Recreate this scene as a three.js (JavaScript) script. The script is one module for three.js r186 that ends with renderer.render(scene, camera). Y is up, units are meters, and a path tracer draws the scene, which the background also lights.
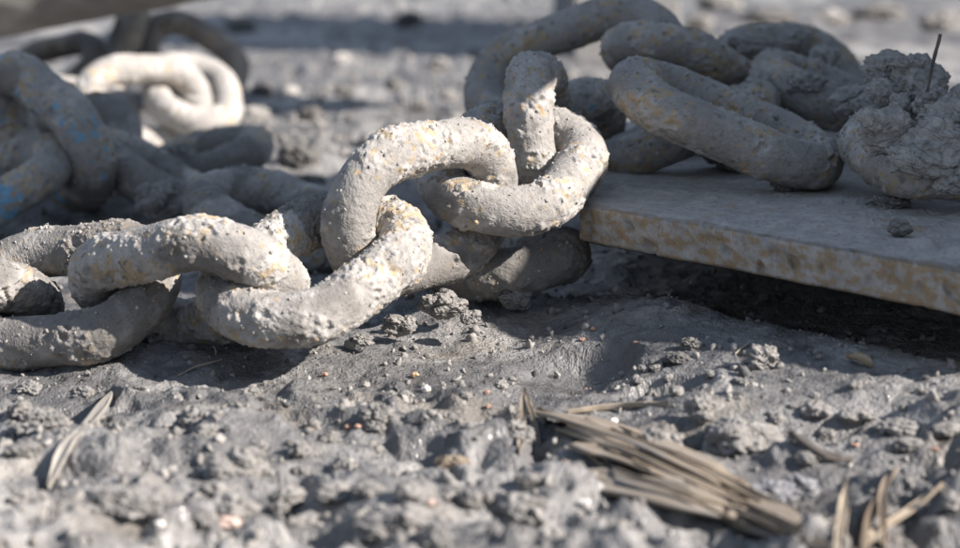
import * as THREE from 'three';
import { ImprovedNoise } from 'three/addons/math/ImprovedNoise.js';
import { mergeVertices, mergeGeometries } from 'three/addons/utils/BufferGeometryUtils.js';

// ---------- camera, sky, sun, exposure ----------
const scene = new THREE.Scene();
const PITCH = Math.atan(384 / 2080), CAM_H = 0.265, CAM_Z = 1.2;
const camera = new THREE.PerspectiveCamera(THREE.MathUtils.radToDeg(2 * Math.atan(274 / 2080)), 1024 / 585, 0.05, 400);
camera.position.set(0, CAM_H, CAM_Z);
camera.rotation.x = -PITCH;
camera.focus = 1.215;
camera.userData.fStop = 7;
const renderer = new THREE.WebGLRenderer({ antialias: true });
renderer.toneMapping = THREE.LinearToneMapping;
renderer.toneMappingExposure = 2.4;
renderer.shadowMap.enabled = true;
const SUN = new THREE.Vector3(0.77, 0.56, 0.31).normalize();
// hazy pale blue sky, a little brighter towards the horizon and round the sun
const SKY_W = 512, SKY_H = 256, skyData = new Float32Array(SKY_W * SKY_H * 4), SKY_K = 0.39;
for (let j = 0; j < SKY_H; j++) for (let i = 0; i < SKY_W; i++) {
  const el = ((j + 0.5) / SKY_H - 0.5) * Math.PI, az = ((i + 0.5) / SKY_W - 0.5) * 2 * Math.PI, d = [Math.cos(el) * Math.cos(az), Math.sin(el), Math.cos(el) * Math.sin(az)];
  const up = Math.pow(Math.max(0, d[1]), 0.55), ang = Math.acos(Math.min(1, d[0] * SUN.x + d[1] * SUN.y + d[2] * SUN.z)), glow = 0.9 * Math.exp(-ang / 0.22), o = (j * SKY_W + i) * 4;
  const c = d[1] < 0 ? [0.3, 0.29, 0.28] : [0.57 + (0.275 - 0.57) * up, 0.64 + (0.38 - 0.64) * up, 0.76 + (0.58 - 0.76) * up];
  for (let k = 0; k < 3; k++) skyData[o + k] = SKY_K * (c[k] + (d[1] < 0 ? 0 : glow * [1, 0.97, 0.9][k]));
  skyData[o + 3] = 1;
}
const skyTexture = new THREE.DataTexture(skyData, SKY_W, SKY_H, THREE.RGBAFormat, THREE.FloatType);
skyTexture.mapping = THREE.EquirectangularReflectionMapping; skyTexture.magFilter = skyTexture.minFilter = THREE.LinearFilter; skyTexture.needsUpdate = true;
scene.background = skyTexture; scene.environment = skyTexture;
const sun = new THREE.DirectionalLight(0xfff5ee, 4.6);
sun.position.copy(SUN).multiplyScalar(6);
sun.castShadow = true;
sun.shadow.mapSize.set(4096, 4096);
Object.assign(sun.shadow.camera, { left: -3, right: 3, top: 3, bottom: -3, near: 0.1, far: 14 });
scene.add(sun, sun.target);

// ---------- helpers ----------
let seed = 12345;
const rnd = () => { seed = (seed * 1664525 + 1013904223) >>> 0; return seed / 4294967296; };
const rr = (a, b) => a + (b - a) * rnd();
const NZ = new ImprovedNoise(), nz = (x, y, z) => NZ.noise(x + 71.3, y + 33.7, z + 129.1);
const clamp = (x, a = 0, b = 1) => Math.min(b, Math.max(a, x));
const sst = (a, b, x) => { const t = clamp((x - a) / (b - a)); return t * t * (3 - 2 * t); };
const lerp = (a, b, t) => a + (b - a) * t;
const fbm = (x, y, z, n = 4) => { let s = 0, a = 1, f = 1; for (let i = 0; i < n; i++) { s += a * nz(x * f, y * f, z * f); a *= 0.5; f *= 2.03; } return s; };
const hash = (i, j, k) => { let h = (i * 374761393 + j * 668265263 + k * 2147483647) | 0; h = Math.imul(h ^ (h >>> 13), 1274126177); h ^= h >>> 16; return (h >>> 0) / 4294967296; };
// lumps: rounded grains of random size scattered in space, 0..1
function lumps(x, y, z, keep) {
  const i = Math.floor(x - 0.5), j = Math.floor(y - 0.5), k = Math.floor(z - 0.5); let best = 0;
  for (let I = i; I < i + 2; I++) for (let J = j; J < j + 2; J++) for (let K = k; K < k + 2; K++) {
    if (hash(I, J, K) > keep) continue;
    const r = 0.25 + 0.25 * hash(I + 7, J + 3, K + 11), dx = I + hash(I, J + 5, K) - x, dy = J + hash(I + 2, J, K + 9) - y, dz = K + hash(I, J + 1, K + 4) - z;
    const d = 1 - (dx * dx + dy * dy + dz * dz) / (r * r);
    if (d > 0) best = Math.max(best, Math.sqrt(d) * r * 1.5);
  }
  return best;
}
function lumps2(x, z, keep) {
  const i = Math.floor(x), k = Math.floor(z); let best = 0;
  for (let a = -1; a <= 1; a++) for (let c = -1; c <= 1; c++) {
    const I = i + a, K = k + c;
    if (hash(I, 5, K) > keep) continue;
    const r = 0.22 + 0.6 * hash(I + 7, 3, K + 11) ** 2, ca = hash(I, 8, K) * 6.28, st = 0.7 + 0.6 * hash(I, 9, K);
    let dx = I + hash(I, 6, K) - x, dz = K + hash(I, 7, K + 4) - z;
    const ex = (dx * Math.cos(ca) + dz * Math.sin(ca)) * st, ez = (dz * Math.cos(ca) - dx * Math.sin(ca)) / st;
    const d = 1 - (ex * ex + ez * ez) / (r * r);
    if (d > 0) best = Math.max(best, Math.sqrt(d) * r);
  }
  return best;
}
// a pixel of the photograph gives a direction; the distance comes from a height or a depth
const FWD = new THREE.Vector3(0, -Math.sin(PITCH), -Math.cos(PITCH)), UPV = new THREE.Vector3(0, Math.cos(PITCH), -Math.sin(PITCH));
const ray = (px, py) => FWD.clone().add(new THREE.Vector3((px - 480) / 2080, 0, 0)).addScaledVector(UPV, (274 - py) / 2080);
const atY = (px, py, y = 0) => { const d = ray(px, py); return camera.position.clone().addScaledVector(d, (y - CAM_H) / d.y); };
const atDepth = (px, py, depth) => camera.position.clone().addScaledVector(ray(px, py), depth);

const used = {};
const numbered = (n) => { used[n] = (used[n] ?? -1) + 1; return used[n] ? `${n}_${String(used[n]).padStart(3, '0')}` : n; };
function tag(o, label, category, group, kind) { if (label) o.userData.label = label; if (category) o.userData.category = category; if (group) o.userData.group = group; if (kind) o.userData.kind = kind; return o; }
function mesh(name, geometry, material, parent = scene) {
  const m = new THREE.Mesh(geometry, material); m.name = parent === scene ? numbered(name) : name;
  m.castShadow = m.receiveShadow = true; parent.add(m); return m;
}

// ---------- textures: fine grain of mud, steel and straw ----------
function periodic(size, cells, sd) {
  const g = new Float32Array(cells * cells); for (let i = 0; i < g.length; i++) g[i] = hash(i, sd, 17);
  const out = new Float32Array(size * size), f = (t) => t * t * (3 - 2 * t);
  for (let y = 0; y < size; y++) for (let x = 0; x < size; x++) {
    const u = x / size * cells, v = y / size * cells, i = Math.floor(u), j = Math.floor(v), a = f(u - i), b = f(v - j), i1 = (i + 1) % cells, j1 = (j + 1) % cells;
    out[y * size + x] = lerp(lerp(g[j * cells + i], g[j * cells + i1], a), lerp(g[j1 * cells + i], g[j1 * cells + i1], a), b);
  }
  return out;
}
function layered(size, list) { const o = new Float32Array(size * size); for (const [c, w, s] of list) { const p = periodic(size, c, s); for (let i = 0; i < o.length; i++) o[i] += w * p[i]; } return o; }
function dataTex(size, fn, srgb) {
  const d = new Uint8Array(size * size * 4);
  for (let i = 0; i < size * size; i++) { const c = fn(i); d[i * 4] = clamp(c[0]) * 255; d[i * 4 + 1] = clamp(c[1]) * 255; d[i * 4 + 2] = clamp(c[2]) * 255; d[i * 4 + 3] = 255; }
  const t = new THREE.DataTexture(d, size, size); t.wrapS = t.wrapT = THREE.RepeatWrapping; t.magFilter = THREE.LinearFilter; t.minFilter = THREE.LinearMipmapLinearFilter; t.generateMipmaps = true;
  if (srgb) t.colorSpace = THREE.SRGBColorSpace; t.needsUpdate = true; return t;
}
const TS = 1024, grainA = layered(TS, [[64, 0.3, 1], [160, 0.35, 2], [340, 0.35, 3]]), grainB = layered(TS, [[24, 0.4, 4], [90, 0.3, 5], [300, 0.3, 6]]), spotN = layered(TS, [[220, 1, 9]]);
const bumpTex = dataTex(TS, (i) => { const v = clamp(0.5 + (grainA[i] - 0.5) * 1.5); return [v, v, v]; });
const grainTex = dataTex(TS, (i) => {                                  // tiny dark grit and pale sand grains in the mud
  let v = 0.86 + 0.28 * (grainB[i] - 0.5); const s = spotN[i];
  if (s > 0.86) v += 0.16; if (s < 0.1) v -= 0.34;
  return [v, v, v * 0.995];
}, false);
const wetTex = dataTex(TS, (i) => { const v = 0.6 + 1.3 * (grainB[i] - 0.5); return [v, clamp(v, 0.22, 1), v]; });
const mudLook = (o = {}) => new THREE.MeshStandardMaterial({ vertexColors: true, roughness: 0.95, bumpMap: bumpTex, bumpScale: 0.0007, map: grainTex, ...o });
const M = {
  ground: mudLook({ roughness: 1, roughnessMap: wetTex, bumpScale: 0.0011 }),
  chain: mudLook({ roughness: 0.95, bumpScale: 0.00045 }),
  clod: mudLook({ roughness: 0.9, bumpScale: 0.0009 }),
  wetClod: mudLook({ roughness: 0.55, bumpScale: 0.0009 }),
  plate: mudLook({ roughness: 0.85, bumpScale: 0.0004 }),
  pipe: mudLook({ roughness: 0.7, bumpScale: 0.0006 }),
  straw: new THREE.MeshStandardMaterial({ vertexColors: true, roughness: 0.92 }),
  stone: new THREE.MeshStandardMaterial({ vertexColors: true, roughness: 0.55, bumpMap: bumpTex, bumpScale: 0.0003 }),
  grit: new THREE.MeshStandardMaterial({ roughness: 0.9 }),
  water: new THREE.MeshPhysicalMaterial({ color: 0xffffff, roughness: 0.04, transmission: 1, thickness: 0, ior: 1.33 }),
  concrete: mudLook({ roughness: 0.9, bumpScale: 0.001 }),  // grey look of the two added shade casters
};
for (const k in M) M[k].name = k;

// ---------- the mud ground ----------
const PUDDLES = [[572, 386, 0.030, 0.034, -0.0045], [560, 402, 0.030, 0.014, -0.004], [800, 503, 0.026, 0.03, -0.003], [655, 412, 0.02, 0.01, -0.0035]].map(([px, py, rx, rz, level]) => { const p = atY(px, py, level); return { x: p.x, z: p.z, rx, rz, level }; });
const MOUNDS = [[430, 318, 0.017, 0.034], [335, 348, 0.007, 0.05], [130, 366, 0.009, 0.035], [505, 318, 0.007, 0.035], [455, 335, 0.006, 0.03], [250, 352, 0.006, 0.05], [110, 450, 0.012, 0.045], [250, 440, 0.012, 0.04], [60, 520, 0.008, 0.05], [380, 500, 0.006, 0.05], [730, 430, 0.008, 0.03], [160, 215, 0.012, 0.06], [60, 215, 0.01, 0.08], [300, 165, 0.012, 0.05], [880, 470, -0.004, 0.04], [620, 340, 0.006, 0.04], [560, 440, 0.006, 0.03]]
  .map(([px, py, h, r]) => { const p = atY(px, py); return [p.x, p.z, h, r]; });
function groundHeight(x, z, coarse) {
  const wide = sst(2, 12, Math.hypot(x, z));
  let h = 0.0045 * fbm(x * 7, 1.5, z * 7, 3) + 0.012 * wide * fbm(x * 0.9, 4.5, z * 0.9, 3) + 0.35 * sst(15, 90, Math.hypot(x, z)) * fbm(x * 0.04, 8, z * 0.04, 3);
  if (coarse) return h;
  const front = sst(0.06, 0.2, z), back = sst(-0.35, -0.9, z);
  const smooth = Math.max(0.85 * Math.exp(-(((x - 0.0) / 0.17) ** 2 + ((z - 0.05) / 0.07) ** 2)), 0.94 * Math.exp(-((((x - 0.19) / 0.17) ** 2 + ((z - 0.13) / 0.1) ** 2) ** 2)));
  const patch = sst(-0.2, 0.4, fbm(x * 10 + 5, 2.5, z * 10, 3));
  const rough = (0.25 + 0.75 * patch) * (0.45 + 0.75 * front + 0.8 * back) * (1 - smooth);
  const wx = 0.005 * fbm(x * 45, 1, z * 45, 2), wz = 0.005 * fbm(x * 45, 9, z * 45, 2), X = x + wx, Z = z + wz;
  h += front * (1 - smooth) * (0.010 * fbm(X * 15 + 40, 6.6, Z * 15, 2) - 0.010 * sst(0.05, 0.42, fbm(X * 17 + 90, 4.4, Z * 17, 3)));
  h += rough * (0.013 * Math.abs(nz(X * 17, 3.1, Z * 17)) + 0.005 * Math.abs(nz(X * 41, 6.1, Z * 41)) - 0.004);
  // flakes of crust with broken edges
  const fl = fbm(X * 24 + 11, 3.3, Z * 24, 3); h += (0.15 + 0.85 * rough) * (0.0045 * sst(0.0, 0.15, fl) + 0.003 * sst(0.28, 0.42, fl));
  h += rough * 0.009 * lumps2(X * 36, Z * 36, 0.3) * patch;
  h += (0.12 + 0.88 * rough * patch) * 0.0042 * lumps2(X * 95 + 3, Z * 95, 0.32);
  h += (0.25 + 0.5 * rough) * 0.0016 * lumps2(x * 240, z * 240 + 9, 0.3) * sst(-0.2, 0.3, nz(x * 40, 4, z * 40));
  h += 0.0011 * fbm(x * 110, 3, z * 110, 3) + 0.0003 * nz(x * 420, 3, z * 420);
  // holes trodden and crumbled out of the surface
  h -= (0.15 + rough) * 0.008 * sst(0.3, 0.62, fbm(X * 24 + 31, 5.2, Z * 24, 2));
  for (const [mx, mz, mh, mr] of MOUNDS) { const q = ((x - mx) ** 2 + (z - mz) ** 2) / (mr * mr); if (q < 6) h += mh * Math.exp(-q); }
  // the ground rises a little before the plate and bears it from below
  if (x > 0) {
    const line = -0.05 + (x - 0.07) * 1.12;
    const before = z - line; h += 0.023 * (before > 0 ? 1 - sst(0.05, 0.26, before) : 1 - sst(0.0, 0.09, -before)) * sst(0.0, 0.13, x + 0.3 * Math.max(0, -before)) * (1 - sst(0.5, 0.8, x)) * (1 - sst(0.3, 0.5, -before));
    h += 0.046 * Math.exp(-(((x - 0.33) / 0.09) ** 2 + ((z + 0.22) / 0.11) ** 2));
  }
  for (const p of PUDDLES) {
    const r = Math.hypot((x - p.x) / p.rx, (z - p.z) / p.rz) + 0.35 * nz(x * 45, 7, z * 45);
    if (r < 1.6) h = lerp(h, p.level + (r - 0.85) * 0.006 + 0.0012 * nz(x * 150, 3, z * 150), 1 - sst(0.75, 1.5, r));
  }
  return h;
}
const xs = [0], zs = [];
{
  let x = 0, s = 0.0013; while (x < 170) { if (x > 0.34) s *= x < 1.7 ? 1.03 : 1.18; x += s; xs.push(x); }
  xs.unshift(...xs.slice(1).reverse().map((v) => -v));
  let z = 0.62; s = 0.0016; while (z > -210) { zs.push(z); if (z < -0.32) s *= z > -5 ? 1.022 : 1.18; z -= s; }
  z = 0.62; s = 0.003; while (z < 60) { s *= 1.16; z += s; zs.unshift(z); }
}
{
  const nx = xs.length, nr = zs.length, pos = new Float32Array(nx * nr * 3), col = new Float32Array(nx * nr * 3), uv = new Float32Array(nx * nr * 2), idx = new Uint32Array((nx - 1) * (nr - 1) * 6);
  for (let j = 0, q = 0; j < nr; j++) for (let i = 0; i < nx; i++, q++) {
    const x = xs[i], z = zs[j], far = Math.abs(x) > 3 || z < -8 || z > 1.4, h = groundHeight(x, z, far);
    pos[q * 3] = x + (far ? 0 : 0.0012 * nz(x * 90, 2, z * 90)); pos[q * 3 + 1] = h; pos[q * 3 + 2] = z + (far ? 0 : 0.0012 * nz(x * 90, 8, z * 90));
    // dry crust, damp clay and ochre silt in patches
    const n1 = fbm(x * 11 + 3, 5, z * 11, 3), n2 = fbm(x * 48, 6, z * 48, 3), n3 = nz(x * 260, 7, z * 260);
    let dry = sst(-0.5, 0.55, n1 * 0.8 + n2 * 0.7), c = [lerp(0.13, 0.235, dry), lerp(0.129, 0.232, dry), lerp(0.127, 0.225, dry)];
    const wetDark = sst(0.04, 0.26, fbm(x * 5 + 17, 9, z * 5, 5)) * 0.7; c = c.map((v, k) => lerp(v, [0.085, 0.085, 0.087][k], wetDark));
    const pale = sst(0.12, 0.3, fbm(x * 3.2 + 8, 6, z * 3.2, 5)) * 0.8; c = [lerp(c[0], 0.34, pale), lerp(c[1], 0.333, pale), lerp(c[2], 0.318, pale)];
    const silt = sst(0.3, 0.6, fbm(x * 20 + 50, 5, z * 20, 2)) * 0.3; c = [lerp(c[0], 0.27, silt), lerp(c[1], 0.235, silt), lerp(c[2], 0.185, silt)];
    const g = 1 + 0.22 * n3; col[q * 3] = c[0] * g; col[q * 3 + 1] = c[1] * g; col[q * 3 + 2] = c[2] * g;
    uv[q * 2] = x * 4; uv[q * 2 + 1] = z * 4;
  }
  for (let j = 0, q = 0; j < nr - 1; j++) for (let i = 0; i < nx - 1; i++) { const a = j * nx + i, b = a + 1, c = a + nx, d = c + 1; idx[q++] = a; idx[q++] = b; idx[q++] = c; idx[q++] = b; idx[q++] = d; idx[q++] = c; }
  const g = new THREE.BufferGeometry();
  g.setAttribute('position', new THREE.BufferAttribute(pos, 3)); g.setAttribute('color', new THREE.BufferAttribute(col, 3)); g.setAttribute('uv', new THREE.BufferAttribute(uv, 2)); g.setIndex(new THREE.BufferAttribute(idx, 1)); g.computeVertexNormals();
  const n = g.attributes.normal; if (n.getY(Math.floor(n.count / 2)) < 0) { for (let i = 0; i < idx.length; i += 3) { const t = idx[i]; idx[i] = idx[i + 1]; idx[i + 1] = t; } g.computeVertexNormals(); }
  tag(mesh('mud_ground', g, M.ground), 'churned grey mud ground with damp patches and crumbs', null, null, 'structure');
}
for (const p of PUDDLES) {
  const sh = new THREE.Shape(); for (let k = 0; k <= 60; k++) { const a = k / 60 * Math.PI * 2, r = 1.25 + 0.12 * Math.sin(3 * a + p.x * 90); const f = k ? 'lineTo' : 'moveTo'; sh[f](p.rx * r * Math.cos(a), p.rz * r * Math.sin(a)); }
  const g = new THREE.ShapeGeometry(sh); g.rotateX(-Math.PI / 2); const m = mesh('puddle', g, M.water); m.position.set(p.x, p.level + 0.0006, p.z); tag(m, 'thin film of water in a hollow of the mud', null, null, 'structure');
}

// ---------- chain links ----------
// [centre, long axis, width axis, size], found from the photograph by fitting rings that pass through one another without touching
const LINKS = {
  A: [-0.1639, 0.0463, 0.0512, 0.826, 0.252, 0.504, -0.54, 0.612, 0.578, 1.0],
  B: [-0.0919, 0.0572, 0.0493, 0.579, 0.322, -0.749, -0.814, 0.162, -0.559, 1.0],
  C: [-0.2405, 0.0363, 0.027, 0.937, 0.126, 0.327, 0.199, 0.576, -0.793, 1.0],
  Z: [-0.3184, 0.0311, 0.0061, 0.993, -0.001, 0.121, -0.106, 0.484, 0.868, 1.0],
  D: [-0.0332, 0.0818, -0.0089, 0.693, 0.036, -0.72, 0.111, 0.982, 0.156, 1.0],
  E: [0.0208, 0.0972, -0.0751, 0.341, 0.301, -0.891, -0.938, 0.178, -0.299, 1.0],
  F: [0.04, 0.1097, -0.1475, 0.14, -0.079, -0.987, 0.104, -0.99, 0.094, 1.0],
  K: [0.0708, 0.1319, -0.3654, 0.939, 0.343, 0.036, -0.187, 0.593, -0.784, 1.2],
  N: [0.1585, 0.1169, -0.1381, 0.919, -0.38, 0.101, 0.146, 0.092, -0.985, 1.1],
  G: [0.0446, 0.0816, -0.2644, 0.77, 0.299, -0.564, 0.111, 0.807, 0.58, 1.0],
  H: [0.1435, 0.1001, -0.2418, 0.803, 0.277, -0.528, -0.471, -0.248, -0.846, 1.0],
  M: [0.1534, 0.1323, -0.3624, 0.612, -0.419, -0.671, -0.758, -0.07, -0.649, 1.0],
  O: [0.2471, 0.1176, -0.467, 0.83, 0.025, -0.557, -0.4, 0.724, -0.562, 1.0],
  P: [0.2657, 0.1123, -0.3064, 0.934, -0.356, 0.008, 0.056, 0.126, -0.99, 1.0],
  Q: [0.2793, 0.1098, -0.0772, 0.129, -0.15, 0.98, 0.981, 0.166, -0.103, 1.0],
  QA: [0.3542, 0.0845, -0.0715, 0.713, 0.057, 0.699, 0.695, 0.072, -0.715, 1.0],
  AA: [0.0018, 0.0303, -0.1078, 0.795, 0.145, 0.589, 0.582, 0.087, -0.808, 1.0],
  R: [-0.3425, 0.0774, -0.4386, 0.703, -0.428, 0.569, 0.108, 0.854, 0.509, 1.0],
  S: [-0.3794, 0.0368, -0.3864, 0.69, 0.406, -0.6, -0.657, 0.003, -0.754, 1.0],
  U: [-0.2657, 0.0376, -0.4651, 0.701, -0.342, 0.626, 0.551, -0.297, -0.78, 1.0],
  V: [-0.1455, 0.0301, -0.2838, 0.764, -0.275, 0.584, 0.626, 0.091, -0.775, 1.0],
  J: [-0.3562, 0.046, -0.5681, 0.925, 0.169, 0.339, 0.095, 0.763, -0.639, 1.0],
  X: [-0.2467, 0.0292, -0.633, 0.686, 0.14, 0.714, 0.654, 0.312, -0.69, 1.0],
  W1: [-0.3434, 0.0493, -0.9165, 0.885, -0.021, -0.464, -0.06, 0.985, -0.159, 1.0],
  W2: [-0.2993, 0.057, -0.963, 0.183, -0.387, 0.904, 0.953, -0.155, -0.259, 1.0],
  W0: [-0.4261, 0.0368, -0.9485, 0.992, -0.111, 0.066, 0.117, 0.558, -0.821, 1.0],
  B1: [-0.44, 0.0822, -1.388, 0.262, 0.08, 0.962, -0.337, -0.926, 0.168, 1.0],
  B2: [-0.3539, 0.0605, -1.3673, 0.837, -0.537, 0.101, 0.494, 0.664, -0.561, 1.0],
  B3: [-0.5254, 0.0496, -1.3622, 0.928, 0.222, 0.298, 0.094, 0.634, -0.768, 1.0],
};
const D = 0.032, RR = 1.15 * D, ST = 0.70 * D;
const OCHRE = [0.43, 0.30, 0.13], DARK = [0.13, 0.125, 0.12];
function linkGeometry(key, o, origin) {
  const L = LINKS[key], c = L.slice(0, 3), u = L.slice(3, 6), w = L.slice(6, 9), sc = L[9], na = o.na, nb = o.nb, r0 = o.r, bias = o.bias ?? 0;
  const n = [u[1] * w[2] - u[2] * w[1], u[2] * w[0] - u[0] * w[2], u[0] * w[1] - u[1] * w[0]], len = 4 * ST + 2 * Math.PI * RR;
  const P = (na + 1) * (nb + 1), pos = new Float32Array(P * 3), col = new Float32Array(P * 3), uv = new Float32Array(P * 2), off = key.charCodeAt(0) * 3.7 + (key.charCodeAt(1) || 0) * 1.3;
  for (let i = 0, q = 0; i <= na; i++) {
    let s = (i % na) / na * len, a, b, oa, ob;
    if (s < 2 * ST) { a = -ST + s; b = RR; oa = 0; ob = 1; }
    else if (s < 2 * ST + Math.PI * RR) { const t = (s - 2 * ST) / RR; oa = Math.sin(t); ob = Math.cos(t); a = ST + RR * oa; b = RR * ob; }
    else if (s < 4 * ST + Math.PI * RR) { a = ST - (s - 2 * ST - Math.PI * RR); b = -RR; oa = 0; ob = -1; }
    else { const t = (s - 4 * ST - Math.PI * RR) / RR; oa = -Math.sin(t); ob = -Math.cos(t); a = -ST + RR * oa; b = RR * ob; }
    for (let j = 0; j <= nb; j++, q++) {
      const f = (j % nb) / nb * Math.PI * 2, cf = Math.cos(f), sf = Math.sin(f), N = [0, 1, 2].map((k) => (u[k] * oa + w[k] * ob) * cf + n[k] * sf), C = [0, 1, 2].map((k) => c[k] + sc * (u[k] * a + w[k] * b));
      const x = C[0] + N[0] * r0 + off, y = C[1] + N[1] * r0, z = C[2] + N[2] * r0;
      const cov = sst(-0.1, 0.16, fbm(x * 34, y * 34, z * 34, 4) + bias);
      const l1 = cov > 0.02 ? lumps(x * 120, y * 120, z * 120, 0.8) : 0, l2 = cov > 0.02 ? lumps(x * 270, y * 270, z * 270, 0.85) : 0;
      let d = 0.0012 * fbm(x * 30, y * 30, z * 30, 2) + 0.0004 * fbm(x * 140, y * 140, z * 140, 2) + 0.00022 * nz(x * 520, y * 520, z * 520);
      const e1 = Math.abs(nz(x * 80, y * 80, z * 80)), e2 = Math.abs(nz(x * 190 + 3, y * 190, z * 190)), e3 = nz(x * 400, y * 400 + 5, z * 400);
      d += cov * (0.0008 + 0.0009 * e1 + 0.0008 * e2 + 0.0007 * e3 + 0.0024 * l1 * sst(-0.1, 0.35, nz(x * 50, y * 50, z * 50)) + 0.0019 * l2 + 0.0004 * (hash(i, j, 77) - 0.5)) * (o.crust ?? 1);
      d -= 0.0024 * sst(0.3, 0.45, fbm(x * 95 + 9, y * 95, z * 95, 2)) * cov;
      d *= o.relief ?? 0.72;
      for (let k = 0; k < 3; k++) pos[q * 3 + k] = C[k] + N[k] * (r0 + d) - origin[k];
      const t = o.tone ?? 1, v = fbm(x * 55, y * 55, z * 55, 3), g = 1 + 0.16 * v + 0.16 * nz(x * 300, y * 300, z * 300);
      let k3 = [lerp(0.305, 0.395, cov) * t * g, lerp(0.292, 0.380, cov) * t * g, lerp(0.272, 0.356, cov) * t * g];
      const oc = sst(0.25, 0.42, 0.85 * fbm(x * 170 + 4, y * 170, z * 170, 3) + 0.55 * nz(x * 34, y * 34, z * 34) + (o.ochre ?? 0)) * 0.58; k3 = k3.map((e, k) => lerp(e, OCHRE[k] * t, oc));
      const gr = sst(0.42, 0.52, nz(x * 210 + 9, y * 210, z * 210)) * 0.75; k3 = k3.map((e, k) => lerp(e, DARK[k] * 1.2, gr));
      if (o.damp) { const dm = sst(-0.1, 0.2, fbm(x * 24 + 70, y * 24, z * 24, 3) + o.damp + (o.wetShadeBar ? 0.62 * sst(-0.1, 0.5, o.wetShadeBar * b / RR) : 0)); k3 = k3.map((e, k) => lerp(e, [0.15, 0.143, 0.132][k], dm * 0.75)); }
      if (o.blue) { const bl = sst(0.26, 0.36, 0.7 * fbm(x * 110 + 20, y * 110, z * 110, 3) + 0.6 * nz(x * 28, y * 28 + 6, z * 28) + o.blue); k3 = k3.map((e, k) => lerp(e, [0.16, 0.36, 0.52][k], bl * 0.9)); }
      for (let k = 0; k < 3; k++) col[q * 3 + k] = clamp(k3[k], 0.02, 0.8);
      uv[q * 2] = i / na * 1.5; uv[q * 2 + 1] = j / nb * 0.4;
    }
  }
  const idx = new Uint32Array(na * nb * 6), nor = new Float32Array(P * 3), at = (i, j) => ((i + na) % na) * (nb + 1) + ((j + nb) % nb);
  for (let i = 0, q = 0; i < na; i++) for (let j = 0; j < nb; j++) { const A = i * (nb + 1) + j, B = A + 1, Cc = A + nb + 1, Dd = Cc + 1; idx[q++] = A; idx[q++] = Cc; idx[q++] = B; idx[q++] = B; idx[q++] = Cc; idx[q++] = Dd; }
  const va = new THREE.Vector3(), vb = new THREE.Vector3(), g3 = (q, v) => v.set(pos[q * 3], pos[q * 3 + 1], pos[q * 3 + 2]), t1 = new THREE.Vector3();
  for (let i = 0, q = 0; i <= na; i++) for (let j = 0; j <= nb; j++, q++) {
    g3(at(i + 1, j), va).sub(g3(at(i - 1, j), t1)); g3(at(i, j + 1), vb).sub(g3(at(i, j - 1), t1)); va.cross(vb).normalize();
    nor[q * 3] = va.x; nor[q * 3 + 1] = va.y; nor[q * 3 + 2] = va.z;
  }
  // outward?
  { const q = at(Math.floor(na * 0.1), 0); const dot = nor[q * 3] * w[0] + nor[q * 3 + 1] * w[1] + nor[q * 3 + 2] * w[2]; if (dot < 0) { for (let i = 0; i < nor.length; i++) nor[i] *= -1; for (let i = 0; i < idx.length; i += 3) { const t = idx[i]; idx[i] = idx[i + 1]; idx[i + 1] = t; } } }
  const g = new THREE.BufferGeometry();
  g.setAttribute('position', new THREE.BufferAttribute(pos, 3)); g.setAttribute('normal', new THREE.BufferAttribute(nor, 3)); g.setAttribute('color', new THREE.BufferAttribute(col, 3)); g.setAttribute('uv', new THREE.BufferAttribute(uv, 2)); g.setIndex(new THREE.BufferAttribute(idx, 1));
  return g;
}
function crumbGeometry(sd, detail = 1) {
  let g = new THREE.IcosahedronGeometry(1, detail); g.deleteAttribute('uv'); g.deleteAttribute('normal'); g = mergeVertices(g, 1e-4);
  const p = g.attributes.position; for (let i = 0; i < p.count; i++) { const x = p.getX(i), y = p.getY(i), z = p.getZ(i), s = 1 + 0.8 * nz(x * 1.4 + sd, y * 1.4, z * 1.4) + 0.45 * (hash(i, sd * 10 | 0, 3) - 0.5); p.setXYZ(i, x * s, y * s * 0.75, z * s); }
  g.computeVertexNormals(); return g;
}
const crumbs = [0, 1, 2].map((k) => crumbGeometry(k * 13.1));
function scatterOn(parent, meshes, count, sMin, sMax, tone, name, sd) {
  seed = sd;
  crumbs.forEach((cg, v) => {
    const per = Math.round(count / crumbs.length), im = new THREE.InstancedMesh(cg, M.grit, per), m4 = new THREE.Matrix4(), qn = new THREE.Quaternion(), cc = new THREE.Color();
    for (let i = 0; i < per; i++) {
      const g = meshes[Math.floor(rnd() * meshes.length)].geometry, p = g.attributes.position; let q, tries = 0;
      do { q = Math.floor(rnd() * p.count); } while (++tries < 12 && (g.attributes.normal.getY(q) < rr(-0.7, 0.5)));
      const s = sMin * (sMax / sMin) ** (rnd() ** 2.2); qn.set(rr(-1, 1), rr(-1, 1), rr(-1, 1), rr(-1, 1)).normalize();
      m4.compose(new THREE.Vector3(p.getX(q), p.getY(q), p.getZ(q)), qn, new THREE.Vector3(s * rr(0.7, 1.3), s * rr(0.6, 1.1), s * rr(0.7, 1.3))); im.setMatrixAt(i, m4);
      const t = tone * rr(0.75, 1.15), h = rnd(); if (h < 0.025) cc.setRGB(0.4 * tone, 0.28 * tone, 0.14 * tone); else if (h < 0.1) cc.setRGB(0.2, 0.19, 0.18); else cc.setRGB(0.33 * t, 0.315 * t, 0.288 * t);
      im.setColorAt(i, cc);
    }
    im.name = name; im.userData.kind = 'stuff'; im.castShadow = im.receiveShadow = true; parent.add(im);
  });
}
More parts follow.
